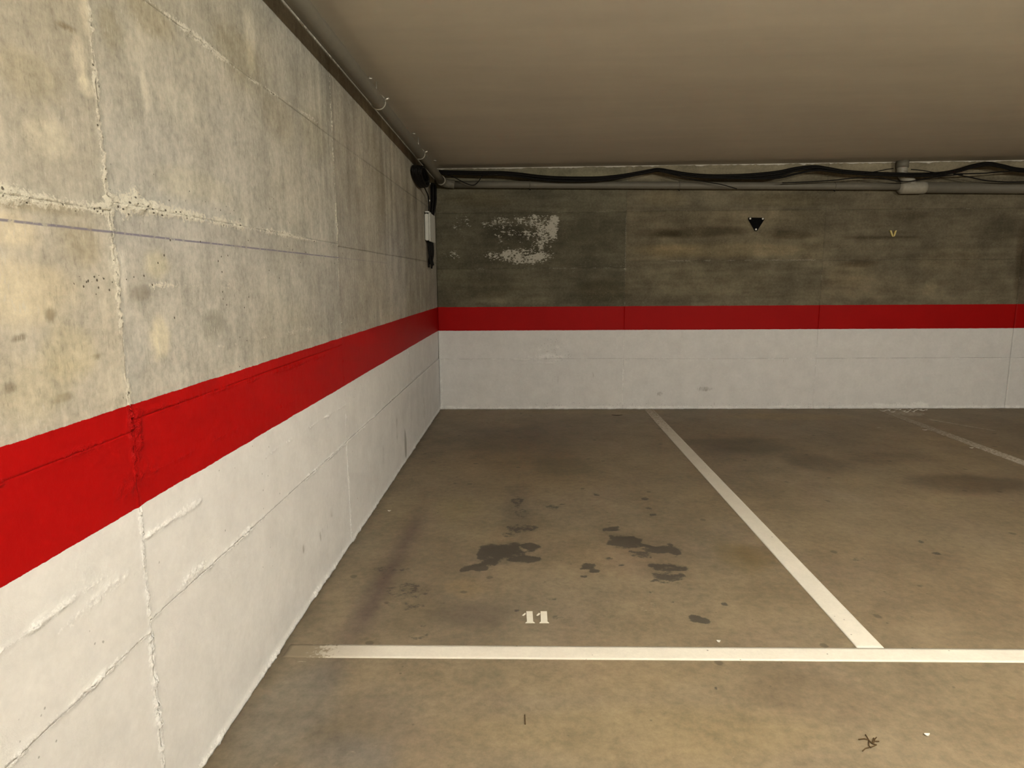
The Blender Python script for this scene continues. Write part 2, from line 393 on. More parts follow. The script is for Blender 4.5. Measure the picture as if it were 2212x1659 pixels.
def attrsL(tint, seed):
    def f(u, v):
        cr = seams_crumb(u, v, seamsL)
        c = np.tile(np.array([.430, .408, .358])*tint, (len(u), 1))
        m = .80+.40*fbm(u*2.2, v*1.7, 4, 21)
        stv = fbm(u*20, v*1.0, 4, 33)
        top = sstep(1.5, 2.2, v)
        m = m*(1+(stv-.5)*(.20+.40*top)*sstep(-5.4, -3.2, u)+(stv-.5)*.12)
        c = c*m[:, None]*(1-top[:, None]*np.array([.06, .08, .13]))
        warm = fbm(u*1.3+9, v*1.9, 3, 41)[:, None]-.5
        c = c*(1+warm*np.array([.10, .05, -.09]))
        for k, (cu, cv, ru, rv, cc) in enumerate(TB):
            w = blob(u, v, cu, cv, ru, rv, 300+k)[:, None]; c = c*(1+(cc-1)*w)
        pit = .06*sstep(.35, .8, cr)+.30*sstep(.5, 1.0, cr)*sstep(.8, 1.2, v)+.010*sstep(.5, .8, fbm(u*3, v*3, 3, 61))
        for px, py, ru, rv, s in PITS: pit = np.maximum(pit, s*blob(u, v, px, py, ru, rv, 71))
        sc = np.zeros_like(u)
        for k, (cu, cv, ru, rv, s) in enumerate(SC): sc = np.maximum(sc, s*blob(u, v, cu, cv, ru, rv, 500+k, .2))
        return dict(col=c, crumb=np.clip(cr, 0, 1.2), pit=pit, peel=np.zeros_like(u), scuff=sc)
    return f
PITS = []
for px, py, rx, ry, s in [(520, 460, 60, 14, .35), (430, 440, 80, 12, .35), (200, 615, 45, 26, .35), (100, 440, 90, 12, .25), (300, 600, 30, 12, .3), (70, 1560, 60, 50, .05), (265, 1000, 40, 20, .12), (222, 320, 6, 60, .35)]:
    p = onL(px, py); q = onL(px+rx, py); q2 = onL(px-rx, py); r = onL(px, py-ry)
    PITS.append((p[1], p[2], abs(q[1]-q2[1])/2, abs(r[2]-p[2]), s))
wl = box('wall_left', (-.30, -13.3, -.02), (-.030, 0.30, 2.75), M_PLAIN); tag(wl, 'board-formed concrete side wall with red stripe over white paint', kind='structure')
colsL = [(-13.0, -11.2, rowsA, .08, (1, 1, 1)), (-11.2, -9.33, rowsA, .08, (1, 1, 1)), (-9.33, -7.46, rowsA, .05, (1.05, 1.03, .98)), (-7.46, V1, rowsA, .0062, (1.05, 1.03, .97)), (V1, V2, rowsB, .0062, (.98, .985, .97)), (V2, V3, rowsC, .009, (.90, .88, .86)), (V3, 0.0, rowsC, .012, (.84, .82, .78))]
for ci, (y0, y1, rows, d, tint) in enumerate(colsL):
    for ri in range(len(rows)-1):
        z0, z1 = rows[ri], rows[ri+1]
        off = .0022*jit(ci*7+ri)*2
        ya = max(y0, -6.35) if ci == 3 else y0
        us = spaced(ya, y1, d) if ci != 3 else np.concatenate([np.linspace(y0, -6.35, 12)[:-1], spaced(-6.35, y1, d)])
        tt = np.array(tint)*(1+.10*jit(ci*13+ri*3+1))
        if ri == 2 and ci == 4: tt = np.array((.97, .97, .965))
        if ri == 2 and ci == 3: tt = np.array((1.08, 1.045, .97))
        def pos(u, v, off=off):
            cr, dd = reliefL(u, v); return np.stack([dd+off, u, v], -1)
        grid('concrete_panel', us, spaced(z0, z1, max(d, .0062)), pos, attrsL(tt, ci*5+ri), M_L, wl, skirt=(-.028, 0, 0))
# ------------------------------------------------------------------ BACK WALL
B1, B2, B3 = 2.010, 4.083, 6.144
seamsB = [
 (B1, 0, B1, .86, .006, .75, .7), (B1, 1.12, B1, 2.55, .007, .45, .4), (B2, 0, B2, .86, .005, .5, .5), (B2, 1.12, B2, 1.6, .005, .4, .4), (B2, 1.6, B2, 2.5, .005, .2, .2), (B3, 1.1, B3, 2.5, .006, .3, .3),
 (0, .555, B1, .556, .006, .55, .6), (B1, .551, B2, .549, .005, .35, .55), (B2, .552, 8, .55, .004, .5, .2),
 (.98, .58, 1.35, .575, .035, .9, .9), (1.1, .66, 1.3, .70, .05, .4, .4), (.9, .51, 1.75, .505, .006, .5, .4),
 (.25, 1.525, B1, 1.53, .006, .35, .45), (B1, 1.598, B2, 1.598, .008, .55, .5), (B2, 1.59, 8, 1.58, .006, .3, .3),
 (0, 2.10, B1, 2.112, .006, .2, .4), (B1, 2.11, 8, 2.11, .006, .3, .3),
 (0, .012, 8, .012, .02, .9, .9), (0.02, 0, .02, 1.1, .02, .5, .3), (4.65, .03, 5.3, .03, .04, 1, 1),
]
def bb(px, py, rx, ry):
    p = onB(px, py); q = onB(px+rx, py); r = onB(px, py-ry); return p[0], p[2], q[0]-p[0], r[2]-p[2]
TBB = [(*bb(a[0], a[1], a[2], a[3]), np.array(a[4])) for a in [
 (1280, 500, 75, 55, (.80, .80, .78)), (1100, 505, 70, 20, (.62, .62, .62)), (1500, 500, 130, 14, (.66, .64, .60)), (1700, 505, 70, 12, (.62, .60, .56)), (1440, 505, 40, 10, (.7, .68, .62)),
 (1600, 470, 160, 22, (1.14, 1.12, 1.10)), (1560, 540, 200, 20, (1.30, 1.26, 1.18)), (1450, 540, 90, 18, (1.25, 1.2, 1.12)), (1520, 610, 180, 40, (1.18, 1.18, 1.16)), (1900, 620, 130, 35, (1.22, 1.2, 1.18)), (2010, 620, 20, 20, (1.4, 1.4, 1.36)), (1840, 590, 60, 30, (1.2, 1.17, 1.12)),
 (2160, 500, 60, 40, (.68, .68, .66)), (1960, 465, 60, 16, (.75, .73, .70)), (1900, 513, 110, 5, (.6, .58, .54)), (1860, 570, 50, 10, (.65, .62, .58)),
 (1300, 630, 70, 30, (.80, .78, .72)), (1060, 620, 80, 30, (.95, .94, .90)), (1100, 648, 120, 10, (1.35, 1.33, 1.3)), (985, 600, 30, 80, (1.12, 1.13, 1.1)), (1040, 430, 80, 20, (.95, .92, .85)), (2205, 560, 14, 90, (.66, .62, .58)),
 (1430, 430, 60, 20, (1.1, 1.07, 1.0)), (1700, 430, 150, 20, (.88, .86, .80)), (2050, 560, 80, 30, (1.12, 1.1, 1.06)), (1245, 380, 150, 14, (1.15, 1.16, 1.1)),
 (1000, 760, 50, 60, (.98, 1.02, .94)), (1120, 840, 70, 40, (.97, 1.03, .98))]]
PEEL = [(*bb(a[0], a[1], a[2], a[3]), a[4]) for a in [(1170, 505, 42, 48, .62), (1120, 553, 95, 22, .64), (1160, 478, 60, 20, .58), (1080, 485, 45, 20, .48), (1195, 490, 16, 35, .8), (1155, 556, 40, 12, .85), (1130, 510, 70, 26, .50), (1000, 480, 40, 25, .27), (980, 550, 30, 14, .30), (1330, 580, 60, 10, .22)]]
PEELN = [(*bb(1120, 518, 50, 18), 1)]
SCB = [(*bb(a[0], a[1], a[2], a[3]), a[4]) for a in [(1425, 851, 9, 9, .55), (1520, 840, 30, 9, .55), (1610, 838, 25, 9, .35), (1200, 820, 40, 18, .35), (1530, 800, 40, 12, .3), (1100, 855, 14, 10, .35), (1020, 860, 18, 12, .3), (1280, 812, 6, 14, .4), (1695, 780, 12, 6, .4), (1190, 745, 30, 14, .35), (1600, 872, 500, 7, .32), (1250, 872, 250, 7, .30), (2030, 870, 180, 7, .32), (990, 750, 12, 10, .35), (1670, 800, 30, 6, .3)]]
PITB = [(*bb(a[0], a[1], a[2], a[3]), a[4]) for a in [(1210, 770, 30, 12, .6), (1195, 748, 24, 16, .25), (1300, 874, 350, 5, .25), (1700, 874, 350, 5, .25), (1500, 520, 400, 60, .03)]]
def reliefB(u, v):
    cr = seams_crumb(u, v, seamsB)
    d = cr*(np.maximum(0, fbm(u*45, v*45, 2, 6)-.46)*.028+.0004)+(fbm(u*1.4, v*2.2, 3, 19)-.5)*.006
    d += .010*np.exp(-(v/.022)**2)*(.5+fbm(u*14, v*14, 2, 16))
    return cr, d
def attrsB(tint):
    def f(u, v):
        cr = seams_crumb(u, v, seamsB)
        c = np.tile(np.array([.150, .132, .092])*tint, (len(u), 1))
        m = .72+.56*fbm(u*2.0, v*3.5, 4, 121)
        m = m*(1+(fbm(u*1.7, v*22, 4, 133)-.5)*.40)*(1+.55*sstep(2.40, 2.46, v))*(1+(fbm(u*7, v*11, 4, 134)-.5)*.5)
        c = c*m[:, None]
        for k, (cu, cv, ru, rv, cc) in enumerate(TBB):
            w = blob(u, v, cu, cv, ru, rv, 700+k)[:, None]; c = c*(1+(cc-1)*w)
        pe = np.zeros_like(u)
        for k, (cu, cv, ru, rv, s) in enumerate(PEEL): pe = np.maximum(pe, s*blob(u, v, cu, cv, ru, rv, 800+k, .25))
        for k, (cu, cv, ru, rv, s) in enumerate(PEELN): pe = pe*(1-.45*blob(u, v, cu, cv, ru, rv, 850+k))
        pit = .08*sstep(.4, .9, cr)
        for cu, cv, ru, rv, s in PITB: pit = np.maximum(pit, s*blob(u, v, cu, cv, ru, rv, 171))
        sc = np.zeros_like(u)
        for k, (cu, cv, ru, rv, s) in enumerate(SCB): sc = np.maximum(sc, s*blob(u, v, cu, cv, ru, rv, 900+k, .25))
        return dict(col=c, crumb=np.clip(cr, 0, 1.2), pit=pit, peel=pe, scuff=sc)
    return f
wb = box('wall_back', (0.0, .03, -.02), (14.3, .30, 2.75), M_PLAIN); tag(wb, 'dark stained concrete end wall with red stripe over white paint', kind='structure')
rB = [[0, .555, 1.528, 2.108, 2.63], [0, .550, 1.598, 2.112, 2.63], [0, .551, 1.59, 2.11, 2.63]]
tB = [(.88, .90, .88), (1.05, 1.03, 1.0), (1.02, .99, .96)]
colsB = [(0.0, B1, rB[0], .011, tB[0]), (B1, B2, rB[1], .011, tB[1]), (B2, B3, rB[2], .012, tB[2]), (B3, 8.21, rB[2], .02, (.85, .8, .78)), (8.21, 10.27, rB[2], .1, (.9, .9, .9)), (10.27, 12.3, rB[2], .1, (1, 1, 1)), (12.3, 14.0, rB[2], .1, (1, 1, 1))]
for ci, (x0, x1, rows, d, tint) in enumerate(colsB):
    for ri in range(4):
        off = .0007*jit(300+ci*7+ri)*2
        tt = np.array(tint)*(1+.16*jit(400+ci*13+ri*3))
        if (ci, ri) == (0, 2): tt = np.array((.78, .80, .78))
        if (ci, ri) == (1, 2): tt = np.array((1.08, 1.04, .98))
        def pos(u, v, off=off):
            cr, dd = reliefB(u, v); return np.stack([u, -(dd+off), v], -1)
        grid('concrete_panel', spaced(x0, x1, d), spaced(rows[ri], rows[ri+1], min(d, .012)), pos, attrsB(tt), M_B, wb, skirt=(0, .028, 0))
# ------------------------------------------------------------------ FLOOR
STAIN = []
for px, py, rx, ry, s in [
 (1075, 1190, 42, 17, .85), (1145, 1181, 22, 8, .95), (1135, 1207, 34, 8, .95), (1028, 1226, 34, 7, .9), (1060, 1214, 20, 8, .8), (1110, 1195, 24, 10, .7),
 (1118, 1083, 16, 14, .6), (1125, 1110, 22, 14, .45), (1125, 1142, 40, 13, .55), (1100, 1155, 18, 6, .5), (1150, 1140, 14, 5, .6),
 (1355, 1171, 38, 14, .85), (1425, 1186, 40, 8, .8), (1460, 1193, 14, 6, .85), (1385, 1197, 26, 9, .6), (1440, 1226, 44, 9, .65), (1445, 1245, 40, 11, .62), (1472, 1228, 16, 6, .7), (1430, 1255, 24, 6, .6),
 (1270, 1224, 17, 7, .8), (1284, 1234, 12, 4, .8), (1320, 1143, 16, 5, .8), (1260, 1245, 10, 4, .6), (1315, 1207, 9, 4, .65), (1340, 1220, 9, 3, .6),
 (1511, 1338, 20, 6, .95), (1393, 1077, 9, 3, .8), (1402, 1098, 9, 4, .6), (1410, 1112, 10, 3, .8), (1448, 1177, 9, 4, .75), (1288, 1069, 8, 3, .7), (1195, 1095, 16, 5, .55), (1214, 1089, 7, 2, .8),
 (1190, 1295, 12, 5, .5), (1405, 1279, 7, 3, .65), (1450, 1300, 8, 3, .6), (1565, 1305, 8, 4, .7), (1115, 1318, 8, 3, .7), (913, 1353, 9, 3, .75), (905, 1375, 30, 10, .4),
 (850, 1230, 60, 6, .46), (870, 1278, 60, 22, .46), (880, 1310, 50, 12, .42), (1990, 1170, 9, 3, .75), (2020, 1195, 12, 3, .75), (1860, 1210, 30, 10, .4), (1545, 1485, 7, 5, .6), (1980, 1335, 14, 6, .45),
 (1213, 1338, 24, 8, .38), (1200, 1331, 8, 3, .55), (1235, 1345, 6, 3, .4)]:
    p = onF(px, py); q = onF(px+rx, py); r = onF(px, py-ry); STAIN.append((p[0], p[1], q[0]-p[0], r[1]-p[1], s))
STROKES = [([onF(*q) for q in l], w/427., a) for l, w, a in [
 ([(998, 1231), (1030, 1224), (1060, 1212), (1085, 1199)], 6, .95), ([(1040, 1197), (1075, 1188), (1115, 1181)], 13, .95), ([(1070, 1205), (1105, 1196)], 9, .85),
 ([(1100, 1208), (1135, 1210), (1163, 1206)], 6, .95), ([(1125, 1178), (1150, 1177), (1166, 1182)], 5, .95), ([(1140, 1190), (1155, 1188)], 5, .8),
 ([(1322, 1161), (1350, 1168), (1385, 1176)], 9, .95), ([(1385, 1176), (1425, 1188), (1466, 1193)], 5, .95), ([(1360, 1190), (1405, 1203)], 5, .7), ([(1402, 1222), (1440, 1222), (1478, 1229)], 5, .85), ([(1410, 1240), (1450, 1244), (1475, 1242)], 6, .75), ([(1410, 1254), (1440, 1258)], 3, .7),
 ([(1255, 1229), (1285, 1219)], 5, .85), ([(1305, 1144), (1336, 1138)], 4, .8), ([(1495, 1334), (1528, 1341)], 6, .95)]]
PALE = []
for px, py, rx, ry, s in [(1960, 893, 60, 7, .7), (1400, 1310, 40, 22, .5), (790, 1470, 40, 40, .42), (830, 1525, 40, 16, .5), (600, 1640, 20, 20, .5), (1900, 925, 20, 4, .6), (1300, 1500, 70, 30, .35), (1620, 1640, 60, 20, .4), (800, 1620, 90, 30, .42), (700, 1405, 12, 3, .3), (655, 1428, 22, 2, .8), (630, 1400, 20, 14, .45), (1480, 1420, 6, 3, .3)]:
    p = onF(px, py); q = onF(px+rx, py); r = onF(px, py-ry); PALE.append((p[0], p[1], q[0]-p[0], r[1]-p[1], s))
FB = []
for px, py, rx, ry, c in [
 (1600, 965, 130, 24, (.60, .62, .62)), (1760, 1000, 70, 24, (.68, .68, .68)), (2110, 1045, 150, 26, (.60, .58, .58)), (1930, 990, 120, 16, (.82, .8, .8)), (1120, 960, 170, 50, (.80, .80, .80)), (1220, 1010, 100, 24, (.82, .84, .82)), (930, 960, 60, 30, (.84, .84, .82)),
 (1020, 1325, 100, 30, (.76, .76, .79)), (1115, 1105, 40, 60, (.82, .83, .87)), (1085, 1190, 65, 28, (.80, .80, .83)), (1400, 1195, 100, 45, (.90, .89, .90)), (1430, 1235, 60, 22, (.84, .84, .86)), (1640, 1200, 60, 26, (.84, .80, .70)), (1660, 1165, 40, 10, (1.2, 1.17, 1.1)), (1980, 1250, 330, 110, (.88, .86, .86)), (1040, 1120, 150, 50, (1.08, 1.1, 1.08)), (1010, 1270, 60, 22, (1.12, 1.08, 1.0)), (900, 1330, 60, 40, (.88, .87, .85)), (1240, 1450, 400, 60, (1.06, 1.04, .98)), (1400, 1580, 420, 80, (1.10, 1.08, .98)), (800, 1560, 140, 90, (.88, .90, .94)), (1050, 1470, 60, 30, (.80, .82, .84)), (620, 1540, 130, 130, (.98, 1.06, 1.24)), (740, 1630, 130, 60, (.98, 1.05, 1.22)), (780, 1330, 40, 120, (.86, .85, .90)),
 (1750, 1500, 160, 60, (.92, .90, .90)), (700, 1470, 60, 40, (.9, .91, .93)), (1160, 1200, 200, 90, (1.03, 1.02, 1.0)), (1600, 1200, 60, 40, (.85, .83, .74)), (1700, 900, 200, 8, (1.15, 1.1, .95)), (1300, 890, 200, 6, (1.1, 1.08, 1.0)), (1050, 1250, 120, 40, (1.08, 1.06, 1.02)), (1330, 1210, 120, 40, (1.05, 1.02, 1.0)), (850, 1110, 60, 60, (1.05, 1.05, 1.02)), (990, 1100, 60, 30, (1.06, 1.06, 1.0))]:
    p = onF(px, py); q = onF(px+rx, py); r = onF(px, py-ry); FB.append((p[0], p[1], q[0]-p[0], r[1]-p[1], np.array(c)))
def posF(u, v): return np.stack([u, v, (fbm(u*.8, v*.8, 2, 3)-.5)*.0006-.0006], -1)
def attrsF(u, v):
    c = np.tile(np.array([.226, .178, .115]), (len(u), 1))
    m = .80+.40*fbm(u*1.6, v*1.4, 4, 221); c = c*m[:, None]
    warm = fbm(u*1.1+5, v*.9, 3, 241)[:, None]-.5
    c = c*(1+warm*np.array([.10, .0, -.22]))
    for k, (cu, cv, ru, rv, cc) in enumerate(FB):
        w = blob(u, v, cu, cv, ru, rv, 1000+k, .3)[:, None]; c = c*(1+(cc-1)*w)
    # tyre-darkened run beside the wall
    tw = np.exp(-((u-.27-.03*(v+4.6))/.055)**2)*sstep(-4.75, -4.5, v)*sstep(-2.9, -3.6, v)*(.5+fbm(u*6, v*3, 3, 261))
    c = c*(1-.30*tw[:, None]*np.array([.9, 1.0, .8]))
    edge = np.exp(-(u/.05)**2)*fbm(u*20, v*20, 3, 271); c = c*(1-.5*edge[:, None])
    s = np.zeros_like(u); p = np.zeros_like(u)
    for k, (cu, cv, ru, rv, a) in enumerate(STAIN): s = np.maximum(s, a*blob(u, v, cu, cv, ru*1.25, rv*1.25, 1100+k, .3))
    for k, (pts, w, a) in enumerate(STROKES):
        wn = (fbm(u*14, v*9, 3, 1300+k)-.5)*2
        for q0, q1 in zip(pts[:-1], pts[1:]):
            d, _ = segdist(u, v*.43, q0[0], q0[1]*.43, q1[0], q1[1]*.43)
            s = np.maximum(s, a*np.exp(-(np.maximum(0, d+wn*w*.5)/w)**2))
    for k, (cu, cv, ru, rv, a) in enumerate(PALE): p = np.maximum(p, a*blob(u, v, cu, cv, ru, rv, 1200+k, .3))
    # dusty smear trailing off the far bay line
    A, B_, C_ = onF(2010, 906), onF(2100, 922), onF(2150, 930)
    for q0, q1, w in ((A, B_, .05), (B_, C_, .04)):
        d, t = segdist(u, v, q0[0], q0[1], q1[0], q1[1]); p = np.maximum(p, .75*np.exp(-(d/w)**2))
    return dict(col=c, stain=s, pale=p)
fx = np.concatenate([np.linspace(-.3, 0, 3)[:-1], spaced(0, 3.2, .0125), spaced(3.2, 6.8, .025)[1:], np.linspace(6.8, 14.3, 16)[1:]])
fy = np.concatenate([np.linspace(-13.3, -6.0, 18)[:-1], spaced(-6.0, -3.5, .0125), spaced(-3.5, 0, .022)[1:], np.array([.3])])
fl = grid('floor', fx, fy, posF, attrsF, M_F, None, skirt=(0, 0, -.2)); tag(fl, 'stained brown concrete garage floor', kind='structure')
# ------------------------------------------------------------------ CEILING and unseen walls
cz = lambda x: ceil_z(x)
ce = mesh('ceiling', [(-.3, -13.3, cz(-.3)), (14.3, -13.3, cz(14.3)), (14.3, .3, cz(14.3)), (-.3, .3, cz(-.3)), (-.3, -13.3, 2.8), (14.3, -13.3, 2.8), (14.3, .3, 2.8), (-.3, .3, 2.8)],
          [(3, 2, 1, 0), (4, 5, 6, 7), (0, 1, 5, 4), (1, 2, 6, 5), (2, 3, 7, 6), (3, 0, 4, 7)], M_C); tag(ce, 'smooth beige painted garage ceiling', kind='structure')
tag(box('wall_right', (14.0, -13.3, -.02), (14.3, .3, 2.75), M_PLAIN), 'plain plastered wall on the far side', kind='structure')
tag(box('wall_front', (-.3, -13.3, -.02), (14.3, -13.0, 2.75), M_PLAIN), 'plain plastered wall across the aisle', kind='structure')
def ragged(name, n, pf, parent):
    v, f = [], []
    for i in range(n+1):
        a, b, c, d = pf(i/n); v += [a, b, c, d]
    for i in range(n):
        k = i*4
        f += [(k, k+4, k+5, k+1), (k+1, k+5, k+6, k+2), (k+2, k+6, k+7, k+3)]
    return mesh(name, v, f, M_PLASTER, parent)
rr = np.random.RandomState(4)
def edge_back(t):
    x = 8.0*t; n = float(fbm(np.array([x*9]), np.array([.3]), 4, 91)[0]); n2 = float(fbm(np.array([x*40]), np.array([.7]), 2, 92)[0])
    d = .004+.030*max(0, n-.45)+.030*max(0, n2-.42)
    zc = cz(x)+.001
    return (x, .004, zc), (x, -.012, zc), (x, -.011, zc-d*.8), (x, .004, zc-d)
ragged('plaster_edge', 420, edge_back, wb)
def edge_left(t):
    y = -9.0+8.95*t; n = float(fbm(np.array([y*9]), np.array([.3]), 4, 95)[0]); n2 = float(fbm(np.array([y*40]), np.array([.7]), 2, 96)[0])
    d = .050+.05*(n-.5)+.022*(n2-.5)
    if n2 < .22: d *= .7
    zc = cz(0)+.001
    return (-.004, y, zc), (.012, y, zc), (.011, y, zc-d*.85), (-.004, y, zc-d)
ragged('plaster_edge', 420, edge_left, wl)
# ------------------------------------------------------------------ parking lines and bay number
def road_line(name, us, vs_, wear, label):
    def pos(u, v): return np.stack([u, v, np.full_like(u, .0016)], -1)
    o = grid(name, us, vs_, pos, lambda u, v: dict(wear=wear(u, v)), M_LINE, None, skirt=(0, 0, -.0022))
    return tag(o, label, 'road line', 'white lines painted on the garage floor')
road_line('parking_line', spaced(.03, 10.0, .02), spaced(-4.838, -4.748, .012), lambda u, v: np.clip(.95-(u-.06)/.42, 0, 1)+.06*fbm(u*2, v*2, 2, 5), 'long white line across the open ends of the parking bays')
road_line('parking_line', spaced(2.239, 2.343, .012), spaced(-4.748, -.012, .02), lambda u, v: np.clip((v+4.0)/4.6, 0, 1)*.85+.05, 'white line dividing bay eleven from the next bay')
road_line('parking_line', spaced(4.72, 4.825, .012), spaced(-4.748, -.03, .02), lambda u, v: np.clip(.60+(v+3)/12, 0, 1)+0*u, 'faded dusty line dividing the second bay from the third')
num = empty('bay_number', tuple(onF(1157, 1335)*np.array([1, 1, 0]))); tag(num, 'white painted number 11 on the floor inside the bay', 'number')
def dz(l): return [onF(1100+a/13.825, 1290+b/13.825) for a, b in l]
for stem, flag in (([(510, 430), (695, 430), (715, 735), (770, 775), (480, 775), (530, 735)], [(385, 550), (475, 475), (494, 488), (487, 512), (430, 558)]),
                   ([(935, 430), (1125, 430), (1143, 735), (1190, 775), (900, 775), (945, 735)], [(812, 550), (880, 478), (925, 492), (905, 520), (850, 556)])):
    d = plate('digit', dz(stem), -.0008, .0018, M_DIGIT, num)
    plate('digit_flag', dz(flag), -.0008, .0018, M_DIGIT, d)
# ------------------------------------------------------------------ drain pipes
PXL = .097; PR = .0387
def pz(y): return 2.407+.0138*(-y)
lp = empty('drain_pipe', (PXL, -.2, pz(-.2))); tag(lp, 'grey drain pipe hung under the ceiling along the left wall', 'pipe')
tube('pipe', [(PXL, y, pz(y)) for y in np.linspace(-12.9, -.20, 30)], PR, M_PIPE, lp, 24)
def clamp_y(y, parent):
    c = (PXL, y, pz(y)); ring = []
    for k in range(28):
        a = 2*math.pi*k/28; ring.append((c[0]+(PR+.002)*math.cos(a), y, c[2]+(PR+.002)*math.sin(a)))
    cl = tube('pipe_clamp', ring, .004, M_PIPE2, parent, 8, closed=True)
    tube('hanger_rod', [(c[0]-.01, y, c[2]+PR-.008), (c[0]-.01, y, ceil_z(.1)+.002)], .004, M_METAL, cl, 8)
    tube('clamp_bolt', [(c[0]+PR-.004, y-.02, c[2]+.006), (c[0]+PR+.028, y-.02, c[2]+.018)], .0075, M_METAL, cl, 8)
for px, py in ((815, 216), (905, 326)): clamp_y(onL(px, py, .09)[1], lp)
for y in (-5.6, -8.5): clamp_y(y, lp)
YP = -.082
def zb(px, py): return float(onB(px, py, YP)[2])
zb0, zb1 = zb(1000, 398.5), zb(1900, 402.5); xb0, xb1 = float(onB(1000, 398, YP)[0]), float(onB(1900, 402, YP)[0])
def pzb(x): return zb0+(zb1-zb0)*(x-xb0)/(xb1-xb0)
xc0, xc1 = float(onB(1944, 405, YP)[0]), float(onB(1998, 405, YP)[0])
bp = empty('drain_pipe', (.2, YP, pzb(.2))); tag(bp, 'grey drain pipe running along the back wall under the black cables', 'pipe')
elb = [(PXL, -.23, pz(-.23)), (PXL, -.19, pz(-.19)), (PXL+.008, -.145, pz(-.1)-.004), (PXL+.03, -.112, pz(-.1)-.008), (PXL+.07, -.088, pz(-.1)-.012), (PXL+.12, YP, pzb(.22))]
tube('elbow', smooth_path(elb, 5), PR+.004, M_PIPE, lp, 24)
tube('elbow_rim', [(PXL, -.245, pz(-.24)), (PXL, -.22, pz(-.22))], PR+.009, M_PIPE2, lp, 24)
tube('pipe', [(x, YP, pzb(x)) for x in np.linspace(.21, xc0+.01, 12)], .0365, M_PIPE, bp, 24)
for px in (1145, 1467, 1803):
    x = float(onB(px, 400, YP)[0]); ring = [(x, YP+.039*math.cos(2*math.pi*k/28), pzb(x)+.039*math.sin(2*math.pi*k/28)) for k in range(28)]
    cl = tube('pipe_clamp', ring, .0035, M_PIPE, bp, 8, closed=True)
    tube('clamp_bolt', [(x, YP+.01, pzb(x)-.04), (x, YP-.012, pzb(x)-.052)], .006, M_BLACK, cl, 8)
zc = zb(1970, 405.5)
tube('pipe_collar', [(xc0-.012, YP, zc), (xc0+.003, YP, zc), (xc0+.006, YP, zc), (xc0+.03, YP, zc), (xc1-.03, YP, zc), (xc1, YP, zc)], [.044, .050, .060, .0615, .0615, .060], M_PIPE2, bp, 28)
tube('wide_pipe', [(xc1-.005, YP, zc), (9.0, YP, zc-.06), (13.98, YP, zc-.10)], .0535, M_PIPE, bp, 28)
xt = float(onB(1945, 360, YP)[0])+.02
xs = float(onB(1966, 388, YP)[0])
tube('branch_pipe', smooth_path([(xt, YP, ceil_z(xt)-.002), (xt, YP, zc+.17), (xt+.02, YP, zc+.12), (xs, YP, zc+.06), (xs+.02, YP, zc)], 5), .050, M_PIPE2, bp, 24)
tube('branch_sleeve', [(xt, YP, ceil_z(xt)-.002), (xt, YP, ceil_z(xt)-.07)], .058, M_PIPE, bp, 24)
# ceiling anchors beside the left pipe
for px, py in ((798, 170), (893, 289), (939, 347)):
    p = at(px, py, 2, ceil_z(.1)-.012)
    a = empty('ceiling_anchor', (p[0], p[1], ceil_z(.1))); tag(a, 'small metal nail sticking from the ceiling beside the left pipe', 'nail', 'nails in the ceiling by the pipe')
    tube('nail_shank', [(p[0], p[1], ceil_z(.1)+.004), (p[0]+.004, p[1]-.01, p[2])], .0035, M_METAL, a, 6)
    tube('nail_head', [(p[0]-.012, p[1]-.012, p[2]), (p[0]+.018, p[1]-.008, p[2]-.002)], .005, M_METAL, a, 6)
# ------------------------------------------------------------------ cables on the back wall
YC = -.150
def cable(pts, r, label, group=None, y=YC, per=5, name='electrical_cable', dy=None):
    P = [onB(px, py, y+(dy[i] if dy else 0)) for i, (px, py) in enumerate(pts)]
    return tag(tube(name, smooth_path(P, per), r, M_BLACK, None, 8), label, 'cable', group)
main = [(948, 372), (1000, 373), (1040, 374), (1080, 374), (1120, 377), (1160, 382), (1200, 385), (1250, 386), (1300, 385), (1350, 379), (1400, 370), (1421, 366.5), (1445, 370), (1480, 376), (1520, 380), (1560, 381), (1620, 379), (1680, 373), (1720, 365), (1760, 361), (1790, 365), (1820, 370), (1870, 374), (1920, 376), (1980, 377), (2030, 375), (2070, 368), (2100, 359), (2135, 354), (2165, 359), (2195, 366), (2240, 370), (2320, 378), (2420, 372)]
g = 'black cables bundled along the back wall'
def off(pts, f): return [(x, y+f(x)) for x, y in pts]
bump_ = lambda x, c, w: math.exp(-((x-c)/w)**2)
cable(off(main, lambda x: -1.5), .0122, 'black electrical cable sagging in the bundle under the back ceiling edge', g)
cable(off(main, lambda x: 2.2+2.0*bump_(x, 1230, 90)), .0122, 'black electrical cable sagging in the bundle under the back ceiling edge', g, y=YC-.020)
cable(off(main, lambda x: .5+1.2*math.sin(x*.02)+6*bump_(x, 1660, 70)), .0105, 'black electrical cable sagging in the bundle under the back ceiling edge', g, y=YC-.043)
cable(off(main, lambda x: 3.0+8.5*bump_(x, 1690, 75)+2.5*bump_(x, 1220, 110)-1.5*bump_(x, 1421, 30)), .0100, 'black electrical cable sagging in the bundle under the back ceiling edge', g, y=YC-.065)
cable(off(main, lambda x: -2.6+3.0*bump_(x, 1421, 60)+2*bump_(x, 1950, 120)), .0100, 'black electrical cable sagging in the bundle under the back ceiling edge', g, y=YC+.023)
cable([(960, 377), (977, 381), (1000, 393), (1019, 400), (1031, 395), (1042, 380), (1050, 375)], .0045, 'thin black wire drooping in a loop over the pipe by the corner', y=YC-.088)
cable([(1421, 369), (1450, 376), (1485, 385), (1520, 392), (1560, 399), (1592, 408)], .0045, 'thin dark wire slanting down across the back wall pipe', y=YC-.088)
